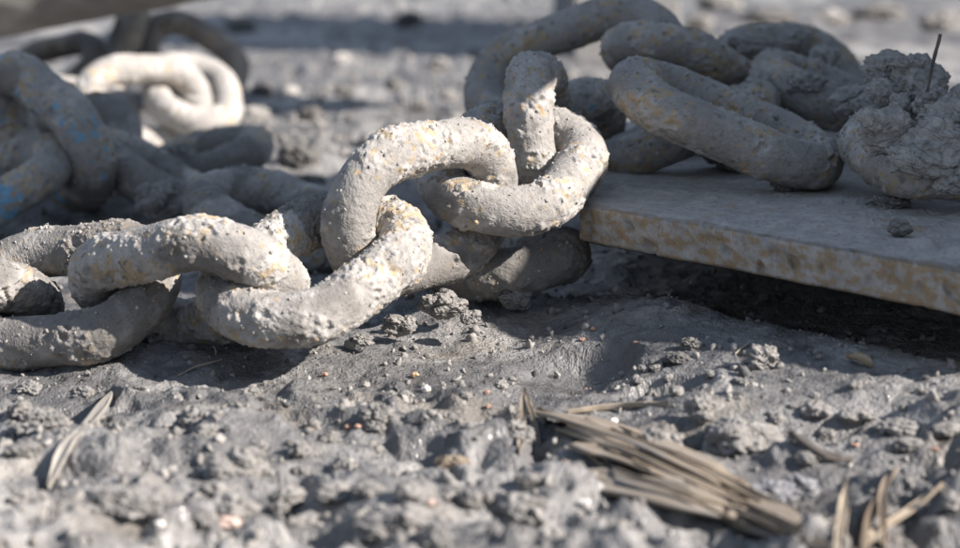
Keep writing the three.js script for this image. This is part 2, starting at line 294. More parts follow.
function chain(keys, common, each, label, group, grit) {
  const o = LINKS[keys[0]], origin = [o[0], 0, o[2]], t = new THREE.Group(); t.name = numbered('chain'); t.position.set(...origin); scene.add(t);
  tag(t, label, 'chain', group);
  const ms = keys.map((k) => { const m = mesh('chain_link', linkGeometry(k, { ...common, ...(each[k] ?? {}) }, origin), M.chain, t); if (each[k]?.label) m.userData.label = each[k].label; return m; });
  if (grit) scatterOn(t, ms, grit[0], grit[1], grit[2], grit[3], 'mud_grit', 977 + keys.length);
  return ms;
}
chain(['A', 'B', 'C', 'Z', 'D', 'E', 'F', 'G', 'AA'], { r: 0.0148, na: 430, nb: 116, bias: 0.08, ochre: -0.03 }, {
  A: { bias: 0.08, damp: -0.3 }, B: { bias: 0.16, damp: -0.36, wetShadeBar: 1 }, D: { bias: 0.0, damp: -0.38, wetShadeBar: -1 }, E: { bias: 0.02, damp: -0.38 }, C: { bias: -0.05, damp: 0.08 }, Z: { damp: 0.02 }, F: { bias: 0.14 },  // rear bar of B: shade painted into the colour; lower bar of D: wet
  G: { na: 240, nb: 72, blue: -0.12, label: 'stubby shaded link with faint blue paint behind the upright link' },
  AA: { bias: -0.02, damp: 0.2, ochre: 0.02, label: 'half-buried darker link lying flat under the others' },
}, 'sunlit chain of thick links caked with pale dry mud lying across the foreground mud', null, [4200, 0.0003, 0.0012, 1]);
chain(['N', 'K', 'M', 'H', 'O', 'P', 'Q', 'QA'], { r: 0.0142, na: 240, nb: 72, bias: -0.06, ochre: 0.03, crust: 0.75 }, {
  K: { r: 0.0158, bias: -0.3, crust: 0.5 }, N: { r: 0.0155, na: 300, nb: 88, bias: -0.1 }, O: { ochre: 0.1 }, Q: { bias: 0.1 }, M: { ochre: 0.08, bias: 0 }, P: { r: 0.0152 },
}, 'heap of grey chain links in shade piled on the steel plate', null, [1800, 0.0004, 0.0022, 1]);
chain(['S', 'R', 'U', 'J', 'V', 'X'], { r: 0.0158, na: 220, nb: 68, bias: -0.04, ochre: 0.02, crust: 0.8 }, {
  R: { r: 0.0178, blue: -0.17, damp: -0.05 }, J: { damp: 0.05 }, X: { damp: 0.1 }, S: { blue: -0.05, damp: 0, label: 'link with flaking blue paint' }, U: { bias: 0.15, damp: 0.15 }, V: { bias: 0.12, damp: 0.2, r: 0.0165 },
}, 'shaded grey chain with flecks of blue paint behind the sunlit chain', null, [1500, 0.0004, 0.002, 1]);
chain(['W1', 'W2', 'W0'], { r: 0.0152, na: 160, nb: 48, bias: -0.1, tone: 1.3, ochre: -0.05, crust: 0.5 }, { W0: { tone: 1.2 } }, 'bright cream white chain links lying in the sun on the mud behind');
chain(['B1', 'B2', 'B3'], { r: 0.0152, na: 130, nb: 40, damp: 0.1, crust: 0.6 }, { B3: { blue: 0.0, label: 'dark link with blue paint' } }, 'dark blurred chain links in the shade under the slanting pipe');

// ---------- steel plate under the heap ----------
{
  const poly = [[0.062, -0.056], [0.262, 0.196], [0.47, 0.1], [0.462, -0.6], [0.118, -0.52], [0.082, -0.2]], TOP = 0.077, TH = 0.024, cen = [0.27, -0.17];
  const ring = [];
  poly.forEach((a, i) => {
    const b = poly[(i + 1) % poly.length], L = Math.hypot(b[0] - a[0], b[1] - a[1]), fine = i === 0 || i === 5, n = Math.max(8, Math.round(L / (fine ? 0.0013 : 0.006)));
    for (let k = 0; k < n; k++) ring.push([lerp(a[0], b[0], k / n), lerp(a[1], b[1], k / n)]);
  });
  const prof = []; prof.push([0.35, -TH], [0.12, -TH], [0.012, -TH]);
  for (let k = 0; k <= 16; k++) { const t = k / 16, y = -TH + t * TH, e = 0.0045 * (Math.max(0, Math.abs(t - 0.5) - 0.41) / 0.09) ** 2; prof.push([e / 0.25, y]); }
  for (let k = 1; k <= 90; k++) prof.push([0.016 + 0.984 * (k / 90) ** 1.35, 0]);
  const nr = ring.length, np = prof.length, pos = [], col = [], uv = [], idx = [];
  prof.forEach(([f, y], j) => ring.forEach(([x, z], i) => {
    let px = lerp(x, cen[0], f), pz = lerp(z, cen[1], f), py = TOP + y; const side = j > 2 && j < 19;
    const e = fbm(px * 60, py * 90, pz * 60, 3), ed = [x - cen[0], z - cen[1]], el = Math.hypot(...ed);
    const out = side || j <= 2 ? 0.0016 * e + 0.003 * fbm(x * 16, 3, z * 16, 3) - 0.0045 * sst(0.25, 0.55, nz(x * 70, y * 90, z * 70)) + 0.0004 * nz(px * 400, py * 400, pz * 400) : 0.003 * fbm(x * 16, 3, z * 16, 3) * (1 - Math.min(1, f * 8));
    px += ed[0] / el * out; pz += ed[1] / el * out;
    if (j >= 19) { const cov = sst(0, 0.4, fbm(px * 18, 4, pz * 18, 3)); py += 0.0008 * fbm(px * 50, 1, pz * 50, 3) + cov * (0.0009 + 0.002 * lumps2(px * 190, pz * 190, 0.5)) + 0.005 * lumps2(px * 75, pz * 75, 0.14) * sst(0, 0.3, nz(px * 14, 2, pz * 14)); }
    pos.push(px, py, pz);
    const n1 = fbm(px * 30, py * 30, pz * 30, 3), g = 1 + 0.18 * fbm(px * 90, py * 90, pz * 90, 3) + 0.15 * nz(px * 320, py * 320, pz * 320);
    let c = [0.37 * g, 0.352 * g, 0.325 * g];
    const rust = side || j <= 2 ? sst(-0.05, 0.3, fbm(px * 140, py * 260, pz * 140, 4) + 0.3 * fbm(px * 25, 3, pz * 25, 2) + 0.02) * 0.7 : sst(0.42, 0.56, n1 + 0.25 * nz(px * 120, 3, pz * 120)) * 0.5;
    c = c.map((v, k) => lerp(v, [0.29, 0.19, 0.08][k] * (0.8 + 0.3 * g), rust));
    if (j >= 19) { const dk = sst(0.42, 0.52, nz(px * 260, 5, pz * 260)) * 0.45; c = c.map((v) => lerp(v, 0.09, dk)); }
    col.push(...c.map((v) => clamp(v, 0.02, 0.8))); uv.push(side ? (i / nr) * 6 : px * 4, side ? py * 4 : pz * 4);
  }));
  for (let j = 0; j < np - 1; j++) for (let i = 0; i < nr; i++) { const a = j * nr + i, b = j * nr + (i + 1) % nr, c = a + nr, d = b + nr; idx.push(a, b, c, b, d, c); }
  const g = new THREE.BufferGeometry(); g.setAttribute('position', new THREE.Float32BufferAttribute(pos.map((v, i) => v - [0.27, 0, -0.17][i % 3]), 3)); g.setAttribute('color', new THREE.Float32BufferAttribute(col, 3)); g.setAttribute('uv', new THREE.Float32BufferAttribute(uv, 2)); g.setIndex(idx); g.computeVertexNormals();
  const q = (np - 40) * nr; if (g.attributes.normal.getY(q) < 0) { g.setIndex(idx.map((v, i) => idx[i - i % 3 + [0, 2, 1][i % 3]])); g.computeVertexNormals(); }
  const m = mesh('steel_plate', g, M.plate); m.position.set(0.27, 0, -0.17); tag(m, 'thick grey steel plate with rusty cut edge raised off the mud', 'steel plate');
}

// ---------- clods of mud and stones ----------
function lumpGeometry(size, sd, detail, o = {}) {
  let g = new THREE.IcosahedronGeometry(1, detail); g.deleteAttribute('uv'); g.deleteAttribute('normal'); g = mergeVertices(g, 1e-5);
  const p = g.attributes.position, col = [], uv = [], tone = o.tone ?? 1, rough = o.rough ?? 1, base = o.color ?? [0.24, 0.232, 0.218];
  for (let i = 0; i < p.count; i++) {
    const x = p.getX(i), y = p.getY(i), z = p.getZ(i), k = (f, s = 0) => [x * f + sd * 3.1 + s, y * f + s, z * f + sd];
    const wv = 0.16 * fbm(...k(2.2, 3), 2), q3 = (f, s = 0) => [(x + wv) * f + sd * 3.1 + s, (y - wv) * f + s, (z + wv) * f + sd];
    let r = 1 + 0.34 * fbm(...k(1.1), 2) + rough * (0.4 * Math.abs(nz(...q3(2.3))) + 0.22 * Math.abs(nz(...q3(5, 2))) + 0.11 * Math.abs(nz(...q3(10, 4))) + 0.07 * lumps(...q3(6), 0.5) + 0.035 * fbm(...k(17), 2) - 0.24 * sst(0.2, 0.5, nz(...q3(2.7, 7)))) - 0.15;
    if (o.facet) { r = 1e9; for (let q = 0; q < 13; q++) { const a = hash(q, sd * 10 | 0, 1) * 6.283, b = hash(q, sd * 10 | 0, 2) * 2 - 1, c = Math.sqrt(1 - b * b), d = x * c * Math.cos(a) + y * b + z * c * Math.sin(a); if (d > 0.05) r = Math.min(r, (0.72 + 0.3 * hash(q, sd * 10 | 0, 3)) / d); } r = Math.min(r, 1.35) + 0.05 * fbm(...k(4), 3); }
    const X = x * r * size[0], Y = y * r * size[1], Z = z * r * size[2]; p.setXYZ(i, X, Y, Z);
    const gg = (1 + 0.3 * fbm(...k(2.2, 5), 3) + 0.22 * nz(X * 300 + sd, Y * 300, Z * 300)) * tone; let c = base.map((v) => v * gg);
    if (o.ochre) { const oc = sst(0.15, 0.4, fbm(...k(3, 9), 3)) * o.ochre; c = c.map((v, q) => lerp(v, OCHRE[q] * tone, oc)); }
    col.push(...c.map((v) => clamp(v, 0.015, 0.85))); uv.push((X + 0.61 * Y) * 4 + sd, (Z + 0.73 * Y) * 4);
  }
  g.setAttribute('color', new THREE.Float32BufferAttribute(col, 3)); g.setAttribute('uv', new THREE.Float32BufferAttribute(uv, 2)); g.computeVertexNormals(); return g;
}
let sdn = 1;
// where the sight line through a pixel meets the uneven ground
function onMud(px, py) { let y = 0.004, p = atY(px, py, y); for (let k = 0; k < 12; k++) { y = lerp(y, groundHeight(p.x, p.z), 0.6); p = atY(px, py, y); } return p; }
// at a pixel of the ground, the plate or a given depth; w, h in pixels of the photograph
function lump(name, category, px, py, w, h, label, o = {}) {
  let p = o.depth ? atDepth(px, py, o.depth) : o.y !== undefined ? atY(px, py, o.y) : onMud(px, py); sdn += 1.37;
  const depth = CAM_Z - p.z, s = depth / 2080, a = w * s / 2 / 1.15, b = h * s / 2 / 1.15, c = a * (o.deep ?? 0.8);
  let geo = lumpGeometry([a, b, c], sdn, o.detail ?? 14, o);
  if (o.knobs) {                                                       // a crumbly clod: smaller lumps baked onto a larger one
    seed = Math.round(sdn * 1000); const list = [lumpGeometry([a * 0.82, b * 0.82, c * 0.82], sdn, o.detail ?? 14, { rough: 0.55, ...o })];
    for (let k = 0; k < o.knobs; k++) { const th = rr(0, 6.283), ph = rr(-0.5, 1), f = rr(0.12, 0.5), q = Math.sqrt(1 - ph * ph), g = lumpGeometry([a * f, Math.min(a, b) * f * rr(0.8, 1.2), a * f], sdn + k * 2.3, 11, { rough: 0.5, ...o }); g.rotateY(th); g.translate(a * 0.7 * q * Math.cos(th), b * 0.7 * ph, c * 0.7 * q * Math.sin(th)); list.push(g); }
    geo = mergeGeometries(list);
  }
  const m = mesh(name, geo, o.mat ?? M.clod); if (!o.depth) p.y = (o.y !== undefined ? o.y : groundHeight(p.x, p.z)) + b * (o.lift ?? 0.55);
  m.position.copy(p); m.rotation.y = o.turn ?? 0; tag(m, label, category, o.group); return m;
}
const clod = (px, py, w, h, label, o) => lump('mud_clod', 'mud clod', px, py, w, h, label, o);
clod(516, 312, 44, 36, 'small sunlit mud clod standing right under the flat darker link', { detail: 20, knobs: 8, lift: 0.8, tone: 0.95 });
for (const [px, py, w, hh, dp, label] of [[398, 326, 46, 30, 1.215, 'ragged mud clod under the bend of the pale front link'], [440, 306, 56, 40, 1.235, 'ragged mud heap between the pale bend and the half-buried link'], [470, 318, 30, 20, 1.21, 'small crumbly clod before the ragged mud heap'], [362, 340, 30, 18, 1.19, 'crumbly clod in the shadow edge of the pale front link']]) clod(px, py, w, hh, label, { depth: dp, detail: 22, knobs: 9, tone: 0.95 });
clod(742, 436, 104, 62, 'large crumbly mud clod with dark crevices beside the split reed', { detail: 34, knobs: 22, deep: 0.75, lift: 0.5 });
clod(702, 446, 44, 34, 'knobbly clod at the foot of the large crumbly clod', { detail: 22, knobs: 9 });
clod(762, 366, 34, 30, 'wet grey stone-like clod standing on flat mud before the plate', { detail: 20, mat: M.wetClod, tone: 0.9 });
clod(690, 349, 22, 16, 'little dark clod between the flat dark stone and the puddle', { detail: 14, tone: 0.6 });
clod(678, 362, 34, 14, 'low wet dark clod glinting on the flat mud', { detail: 14, tone: 0.5, mat: M.wetClod });
lump('flat_stone', 'stone', 778, 336, 56, 17, 'flat dark slate-like stone in the shade edge of the plate', { detail: 16, color: [0.1, 0.105, 0.115], facet: true, mat: M.stone, lift: 0.5 });
clod(238, 478, 84, 56, 'big rough clod with dark overhang in the blurred foreground', { detail: 30, knobs: 14, lift: 0.4, turn: 1 });
clod(205, 428, 58, 34, 'clod with pitted side behind the big rough overhanging clod', { detail: 22, lift: 0.4 });
clod(378, 420, 34, 24, 'dark pitted clod in the open mud below the chain', { detail: 18, tone: 0.8 });
clod(130, 510, 110, 40, 'broad low clod full of little holes in the blurred foreground', { detail: 30, lift: 0.35 });
clod(46, 430, 60, 34, 'clod at the shaded hollow beside the pale straw', { detail: 22, lift: 0.35 });
clod(515, 440, 50, 34, 'clod just beside the tip of the split reed', { detail: 22, lift: 0.4 });
clod(452, 465, 38, 16, 'flat brownish clod lying alone in smooth mud', { detail: 16, color: [0.24, 0.2, 0.15] });
clod(655, 448, 32, 30, 'greyish angular clod leaning on the reed', { detail: 18 });
clod(800, 470, 44, 30, 'bluish wet clod between reed and curled leaf', { detail: 20, mat: M.wetClod, color: [0.2, 0.205, 0.215] });
clod(770, 505, 54, 36, 'glistening wet mud lump beside the split reed', { detail: 22, mat: M.wetClod, color: [0.22, 0.225, 0.235] });
for (const [px, py, w, h] of [[815, 424, 44, 20], [856, 426, 52, 22], [905, 430, 64, 22], [946, 428, 44, 20]]) clod(px, py, w, h, 'crumbling clod along the broken edge of the mud crust', { detail: 20, rough: 0.45, knobs: 8, lift: 0.35, group: 'clods along the crust edge' });
for (const [px, py, w, h] of [[30, 392, 34, 18], [84, 396, 30, 16], [300, 452, 30, 20], [330, 440, 26, 16], [345, 470, 34, 20], [420, 500, 44, 20], [470, 505, 36, 22], [620, 530, 44, 24], [290, 505, 40, 22], [380, 535, 60, 26], [25, 500, 44, 26], [520, 520, 40, 20], [895, 520, 40, 24], [950, 505, 34, 22], [560, 470, 30, 16]])
  clod(px, py, w, h, 'small rounded clod in the rough blurred foreground mud', { detail: 12, lift: 0.3, group: 'small foreground clods', turn: px });
// on and around the plate
clod(784, 190, 34, 22, 'crumbly pale clod lying on the plate before the long leaning link', { y: 0.0775, detail: 18, knobs: 9, lift: 0.7 });
clod(900, 236, 34, 26, 'round clod alone near the edge of the plate', { y: 0.0775, detail: 18, knobs: 6, lift: 0.75, tone: 0.9 });
clod(888, 206, 50, 16, 'flat dark clod on the plate under the muddy end link', { y: 0.0775, detail: 16 });
function mudCake(label, list) {
  const t0 = atDepth(list[0][0], list[0][1], list[0][4]), gs = list.map(([px, py, w, hh, depth], k) => { const p = atDepth(px, py, depth), s = depth / 2080 / 2.2; const g = lumpGeometry([w * s, hh * s, Math.min(w, hh) * s * 0.8], 40 + k * 3.3 + px * 0.01, 26, { rough: 0.62, tone: 1.5 + 0.1 * (k % 3 - 1) }); g.rotateZ(0.5 * Math.sin(k * 2.1)); g.translate(p.x - t0.x, p.y - t0.y, p.z - t0.z); return g; });
  const m = mesh('mud_cake', mergeGeometries(gs), M.clod); m.position.copy(t0); tag(m, label, 'mud cake');
}
mudCake('big mud lump stuck on top of the links with a dry stem in it', [[886, 72, 58, 44, 1.34], [918, 82, 58, 60, 1.325], [880, 92, 34, 26, 1.32], [906, 64, 34, 20, 1.32], [932, 104, 40, 44, 1.3], [900, 104, 30, 24, 1.31]]);
mudCake('large crumbling mud cake hanging on the end links', [[888, 134, 70, 52, 1.225], [932, 150, 84, 66, 1.215], [872, 120, 34, 22, 1.215], [948, 122, 70, 56, 1.225], [956, 176, 50, 40, 1.21], [905, 160, 50, 24, 1.205]]);
mudCake('mud caked along the far links at the back of the heap', [[752, 44, 50, 24, 1.63], [790, 40, 46, 22, 1.63], [825, 58, 36, 30, 1.6], [772, 58, 34, 22, 1.6]]);
mudCake('mud caked on the links in the middle of the heap', [[806, 82, 40, 28, 1.46], [850, 100, 50, 30, 1.44], [868, 108, 36, 30, 1.42], [760, 84, 30, 26, 1.46]]);
mudCake('dark mud lump leaning against the crumbling mud cake', [[962, 112, 60, 52, 1.25], [975, 140, 60, 60, 1.24]]);
clod(735, 170, 80, 44, 'dark mud lump wedged under the long leaning link', { y: 0.077, detail: 24, knobs: 10, lift: 0.8 });
clod(712, 136, 56, 40, 'smooth mud-covered lump deep under the heap', { depth: 1.38, detail: 20, rough: 0.4 });
// left group
clod(160, 200, 60, 54, 'mud lump clinging to the shaded chain beside the blue-flecked links', { depth: 1.56, detail: 24, knobs: 12 });
clod(178, 158, 46, 36, 'round mud lump behind the shaded chain', { depth: 1.80, detail: 18, rough: 0.5 });
clod(300, 166, 44, 34, 'dark clod standing alone on the sunlit mud behind', { detail: 18, tone: 0.6 });
clod(310, 186, 40, 20, 'dark flat clod just behind the pale arching link', { detail: 14, tone: 0.5 });
clod(252, 118, 44, 18, 'pale smear of dried mud beside the white links', { detail: 14, tone: 1.4, rough: 0.4 });
for (const [px, py, w, h, t] of [[228, 70, 26, 16, 1], [290, 92, 22, 14, 1.8], [310, 120, 30, 20, 0.7], [340, 62, 20, 16, 1.8], [345, 96, 24, 16, 0.8], [395, 90, 26, 16, 0.8], [420, 110, 24, 16, 0.9], [262, 90, 30, 18, 0.6], [372, 146, 38, 22, 1.3], [440, 70, 22, 14, 1.2], [450, 100, 22, 14, 1.1], [280, 140, 20, 12, 0.8], [250, 160, 26, 16, 0.7], [330, 155, 18, 12, 1.2], [400, 130, 18, 10, 1], [720, 10, 50, 24, 1], [770, 20, 60, 22, 0.7], [880, 18, 60, 22, 0.7], [940, 30, 50, 26, 0.9], [830, 24, 44, 20, 1.2], [700, 30, 30, 20, 1.1], [240, 30, 40, 20, 1], [410, 26, 40, 22, 0.6]])
  clod(px, py, w, h, 'blurred clod on the open mud far behind the chain', { detail: 10, tone: t, lift: 0.5, group: 'clods on the far mud', turn: px });
{ // torn clods strewn before the plate and over the near mud
  seed = 515; for (let k = 0; k < 34; k++) { const py = rr(352, 452), px = rr(560, 958), w = rr(9, 26) * (0.6 + (py - 340) / 160); if (px < 760 && py > 405) continue; clod(px, py, w, w * rr(0.45, 0.75), 'small torn clod strewn on the flat mud before the plate', { detail: 10, rough: 0.8, lift: 0.45, tone: rr(0.75, 1.1), turn: rr(0, 6), group: 'torn clods before the plate' }); }
  for (let k = 0; k < 40; k++) { const py = rr(385, 545), px = rr(5, 540), w = rr(14, 40) * (0.5 + (py - 340) / 180); clod(px, py, w, w * rr(0.4, 0.7), 'torn grey clod among the churned near mud', { detail: 12, rough: 0.8, lift: 0.4, tone: rr(0.7, 1.05), turn: rr(0, 6), group: 'torn clods in the near mud' }); }
}
// pale and reddish pebbles
const WHITE = [0.68, 0.65, 0.6], BRICK = [0.34, 0.215, 0.155], BUFF = [0.45, 0.32, 0.19];
const pebble = (px, py, w, h, c, label, o = {}) => lump('pebble', 'pebble', px, py, w, h, label, { detail: 8, color: c, rough: 0.25, mat: M.stone, lift: 0.7, ...o });
pebble(445, 421, 19, 9, WHITE, 'flat white shell chip on the smooth mud below the chain');
pebble(426, 392, 12, 10, WHITE, 'round white pebble on the smooth mud just below the chain');
pebble(415, 377, 11, 8, BUFF, 'buff pebble beside the round white pebble below the chain');
pebble(585, 500, 15, 12, WHITE, 'round white pebble beneath the split reed');
pebble(228, 538, 36, 20, [0.46, 0.36, 0.31], 'pinkish stone with white side in the near mud');
pebble(160, 528, 12, 12, WHITE, 'white pebble sunk among the little holes');
pebble(372, 141, 16, 12, WHITE, 'bright white pebble on the mud behind the pale arching link');
pebble(430, 505, 14, 9, [0.5, 0.35, 0.3], 'pale pink chip in the smooth near mud');
pebble(613, 423, 10, 8, WHITE, 'little white pebble between puddle and split reed');
for (const [px, py, w, h] of [[325, 376, 9, 6], [358, 428, 9, 6], [348, 424, 11, 8], [593, 331, 8, 6], [582, 341, 8, 5], [636, 344, 9, 5], [487, 400, 8, 6], [855, 447, 12, 6], [935, 458, 10, 6], [408, 494, 9, 7], [312, 425, 9, 7], [488, 408, 8, 6]]) pebble(px, py, w, h, BRICK, 'tiny brick-red pebble on the mud', { detail: 5, group: 'brick-red pebbles' });

// crumbs too small to pick apart
{
  seed = 4242; const parent = new THREE.Group(); parent.name = 'mud_crumbs'; tag(parent, 'fine crumbs of mud and grit strewn over the ground', null, null, 'stuff'); scene.add(parent);
  crumbs.forEach((cg, v) => {
    const n = 3400, im = new THREE.InstancedMesh(cg, M.grit, n), m4 = new THREE.Matrix4(), qn = new THREE.Quaternion(), cc = new THREE.Color();
    for (let i = 0; i < n; i++) {
      const depth = 0.7 * (3.2 / 0.7) ** (rnd() ** 1.7), z = CAM_Z - depth, x = rr(-0.27, 0.27) * depth;
      const clump = fbm(x * 16, 3, z * 16, 2); const s = (0.0004 + 0.0022 * rnd() ** 4) * (1 + 0.8 * clump) * (depth > 1.6 ? 2 : 1);
      qn.set(rr(-1, 1), rr(-1, 1), rr(-1, 1), rr(-1, 1)).normalize(); m4.compose(new THREE.Vector3(x, groundHeight(x, z) + s * 0.4, z), qn, new THREE.Vector3(s * rr(0.7, 1.4), s * rr(0.6, 1.1), s * rr(0.7, 1.4))); im.setMatrixAt(i, m4);
      const h = rnd(), t = rr(0.7, 1.15); if (h < 0.01 && s < 0.0012) cc.setRGB(0.33, 0.2, 0.14); else if (h < 0.016) cc.setRGB(0.5, 0.48, 0.44); else if (h < 0.12) cc.setRGB(0.09, 0.09, 0.09); else cc.setRGB(0.25 * t, 0.24 * t, 0.222 * t); im.setColorAt(i, cc);
    }
    im.name = 'crumb'; im.userData.kind = 'stuff'; im.castShadow = im.receiveShadow = true; parent.add(im);
  });
}

// ---------- reeds, straw, stems ----------
function ribbon(pts, width, thick, o = {}) {
  const curve = new THREE.CatmullRomCurve3(pts), nl = o.nl ?? 90, nw = o.nw ?? 14, pos = [], col = [], uv = [], idx = [], up = new THREE.Vector3(0, 1, 0), T = new THREE.Vector3(), S = new THREE.Vector3(), N = new THREE.Vector3(), sd = o.sd ?? 1;
  const cb = o.color ?? [0.33, 0.27, 0.2];
  for (let i = 0; i <= nl; i++) {
    const t = i / nl, p = curve.getPoint(t); curve.getTangent(t, T); S.crossVectors(T, up).normalize(); N.crossVectors(S, T).normalize();
    const tw = (o.twist ?? 0) * t + (o.roll ?? 0), cs = Math.cos(tw), sn = Math.sin(tw), s2 = S.clone().multiplyScalar(cs).addScaledVector(N, sn), n2 = N.clone().multiplyScalar(cs).addScaledVector(S, -sn);
    const taper = Math.min(1, 0.25 + 5 * t) * Math.min(1, (o.tip ?? 0.15) + 4 * (1 - t));
    for (let j = 0; j < 2 * nw; j++) {
      const top = j < nw, a = top ? j / (nw - 1) : 1 - (j - nw) / (nw - 1), v = a - 0.5, frayed = 1 + 0.12 * nz(t * 9 + sd, a * 6, sd);
      const curl = (o.curl ?? 0.25) * width * (4 * v * v - 0.5), fib = 0.0007 * nz(a * 22 + sd, t * 3, sd) + 0.0011 * nz(a * 7 + sd, t * 2, sd + 4);
      const q = p.clone().addScaledVector(s2, v * width * taper * frayed).addScaledVector(n2, curl * taper + fib + (top ? thick / 2 : -thick / 2));
      pos.push(q.x, q.y, q.z);
      const st = fbm(a * 16 + sd * 3, t * 2.5, sd, 3), mud = sst(0.1, 0.5, fbm(t * 8 + sd, a * 3, sd * 2, 3)) * (o.mud ?? 0.6), g = 1 + 0.55 * st;
      const c = cb.map((e, k) => clamp(lerp(e * g, [0.22, 0.21, 0.195][k], mud), 0.02, 0.8)); col.push(...c); uv.push(a, t * 4);
    }
  }
  const m = 2 * nw; for (let i = 0; i < nl; i++) for (let j = 0; j < m; j++) { const a = i * m + j, b = i * m + (j + 1) % m, c = a + m, d = b + m; idx.push(a, b, c, b, d, c); }
  const g = new THREE.BufferGeometry(); g.setAttribute('position', new THREE.Float32BufferAttribute(pos, 3)); g.setAttribute('color', new THREE.Float32BufferAttribute(col, 3)); g.setAttribute('uv', new THREE.Float32BufferAttribute(uv, 2)); g.setIndex(idx); g.computeVertexNormals(); return g;
}
const onGround = (list) => list.map(([px, py, up = 0.004]) => { const p = onMud(px, py); p.y = groundHeight(p.x, p.z) + up * (up > 0.0125 ? 1 : 0.5); return p; });
function plant(name, label, category, partName, list) {
  const t = new THREE.Group(); t.name = numbered(name); scene.add(t); tag(t, label, category);
  const o = atY(list[0][0][0][0], list[0][0][0][1]); t.position.set(o.x, 0, o.z);
  list.forEach(([pts, width, thick, opt = {}], k) => { const g = ribbon((opt.free ? pts.map(([a, b, d]) => atDepth(a, b, d)) : onGround(pts)).map((p) => p.sub(t.position)), width, thick, { sd: k * 2.7 + pts[0][0], ...opt }); mesh(partName, g, M.straw, t); });
  return t;
}
{
  seed = 808; const strips = [
    [[[532, 418, 0.006], [575, 428, 0.009], [640, 452, 0.011], [700, 478, 0.010], [752, 506, 0.006], [800, 532, 0.003]], 0.027, 0.0018, { curl: 0.05, roll: 0.2, color: [0.2, 0.17, 0.132] }],
    [[[572, 452, 0.008], [625, 468, 0.010], [690, 492, 0.010], [760, 520, 0.008], [830, 556, 0.004]], 0.02, 0.0016, { curl: 0.06, color: [0.22, 0.185, 0.142] }],
    [[[556, 478, 0.003], [610, 490, 0.005], [680, 506, 0.007], [750, 526, 0.007], [830, 560, 0.004]], 0.022, 0.0018, { curl: 0.06, roll: -0.15, color: [0.18, 0.156, 0.125] }],
  ];
  for (let k = 0; k < 20; k++) {                                       // torn fibres lying along the strips
    const t0 = rr(0, 0.35), t1 = rr(0.55, 1), off = rr(-40, 40), at = (t) => [lerp(548, 815, t) + off * 0.5 + rr(-3, 3), lerp(432, 545, t) + off * 0.75 + rr(-3, 3), 0.009 + 0.003 * Math.sin(Math.PI * t)];
    const g = rr(0.6, 1.25); strips.push([[at(t0), at(lerp(t0, t1, 0.33)), at(lerp(t0, t1, 0.66)), at(t1)], rr(0.001, 0.003), 0.0009, { curl: 0.2, nl: 60, nw: 6, roll: rr(-0.5, 0.5), color: [0.235 * g, 0.192 * g, 0.14 * g], mud: 0.5 }]);
  }
  plant('split_reed', 'weathered brown reed stalk split into flat fibrous strips sunk in the mud', 'reed', 'reed_strip', strips);
}
plant('reed_chip', 'short forked brown reed splinter standing beside the split reed', 'reed', 'reed_strip', [
  [[[524, 420, 0.016], [522, 438, 0.009], [519, 456, 0.003]], 0.0035, 0.0014, { color: [0.25, 0.21, 0.16] }],
  [[[524, 420, 0.016], [534, 436, 0.009], [541, 452, 0.003]], 0.0025, 0.0012, { color: [0.25, 0.21, 0.16] }],
]);
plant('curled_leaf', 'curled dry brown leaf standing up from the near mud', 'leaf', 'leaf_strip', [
  [[[862, 560, 0.003], [864, 540, 0.010], [872, 524, 0.0124], [884, 510, 0.0124]], 0.0045, 0.0009, { curl: 1.0, roll: 0.9, mud: 0.05, color: [0.09, 0.07, 0.05] }],  // near-black strip: shade of the leaf hollow put into its colour
  [[[838, 562, 0.003], [840, 538, 0.008], [846, 512, 0.015]], 0.0045, 0.001, { mud: 0.3, color: [0.29, 0.245, 0.185] }],
  [[[852, 558, 0.004], [882, 535, 0.006], [912, 513, 0.007], [942, 494, 0.005]], 0.0045, 0.0012, { mud: 0.3, color: [0.3, 0.25, 0.185] }],
  [[[884, 552, 0.003], [882, 534, 0.012], [884, 518, 0.016], [896, 504, 0.016]], 0.0035, 0.001, { mud: 0.3, color: [0.25, 0.2, 0.15] }],
]);
plant('straw', 'pale muddy straw slanting across the blurred left foreground', 'straw', 'straw_strip', [[[[112, 398, 0.004], [88, 430, 0.004], [66, 462, 0.003], [48, 490, 0.001]], 0.0055, 0.003, { color: [0.25, 0.235, 0.21], mud: 1 }]]);
plant('thin_stick', 'thin brown stick lying across the puddle edge', 'stick', 'stick_strip', [[[[568, 415, 0.003], [615, 411, 0.005], [668, 407, 0.004]], 0.0032, 0.0022, { color: [0.25, 0.21, 0.16], nl: 50, nw: 8 }]]);
plant('dark_twig', 'short dark twig below the large crumbly clod', 'twig', 'stick_strip', [[[[788, 460, 0.009], [822, 465, 0.01], [852, 466, 0.007]], 0.003, 0.002, { color: [0.08, 0.07, 0.06], nl: 40, nw: 8, mud: 0.2 }]]);
plant('bark_scrap', 'small curled brown scrap on the flat mud before the plate', 'bark scrap', 'bark_strip', [[[[846, 361, 0.006], [858, 365, 0.008], [872, 369, 0.004]], 0.007, 0.0012, { color: [0.32, 0.24, 0.15], nl: 30, nw: 8, mud: 0.3 }]]);
plant('dry_stem', 'thin dry stem sticking up from the big mud lump', 'stem', 'stem_strip', [[[[927, 92, 1.285], [932, 66, 1.283], [940, 34, 1.28]], 0.0012, 0.001, { free: true, color: [0.13, 0.115, 0.1], nl: 30, nw: 6, mud: 0.3, tip: 0.4 }]]);
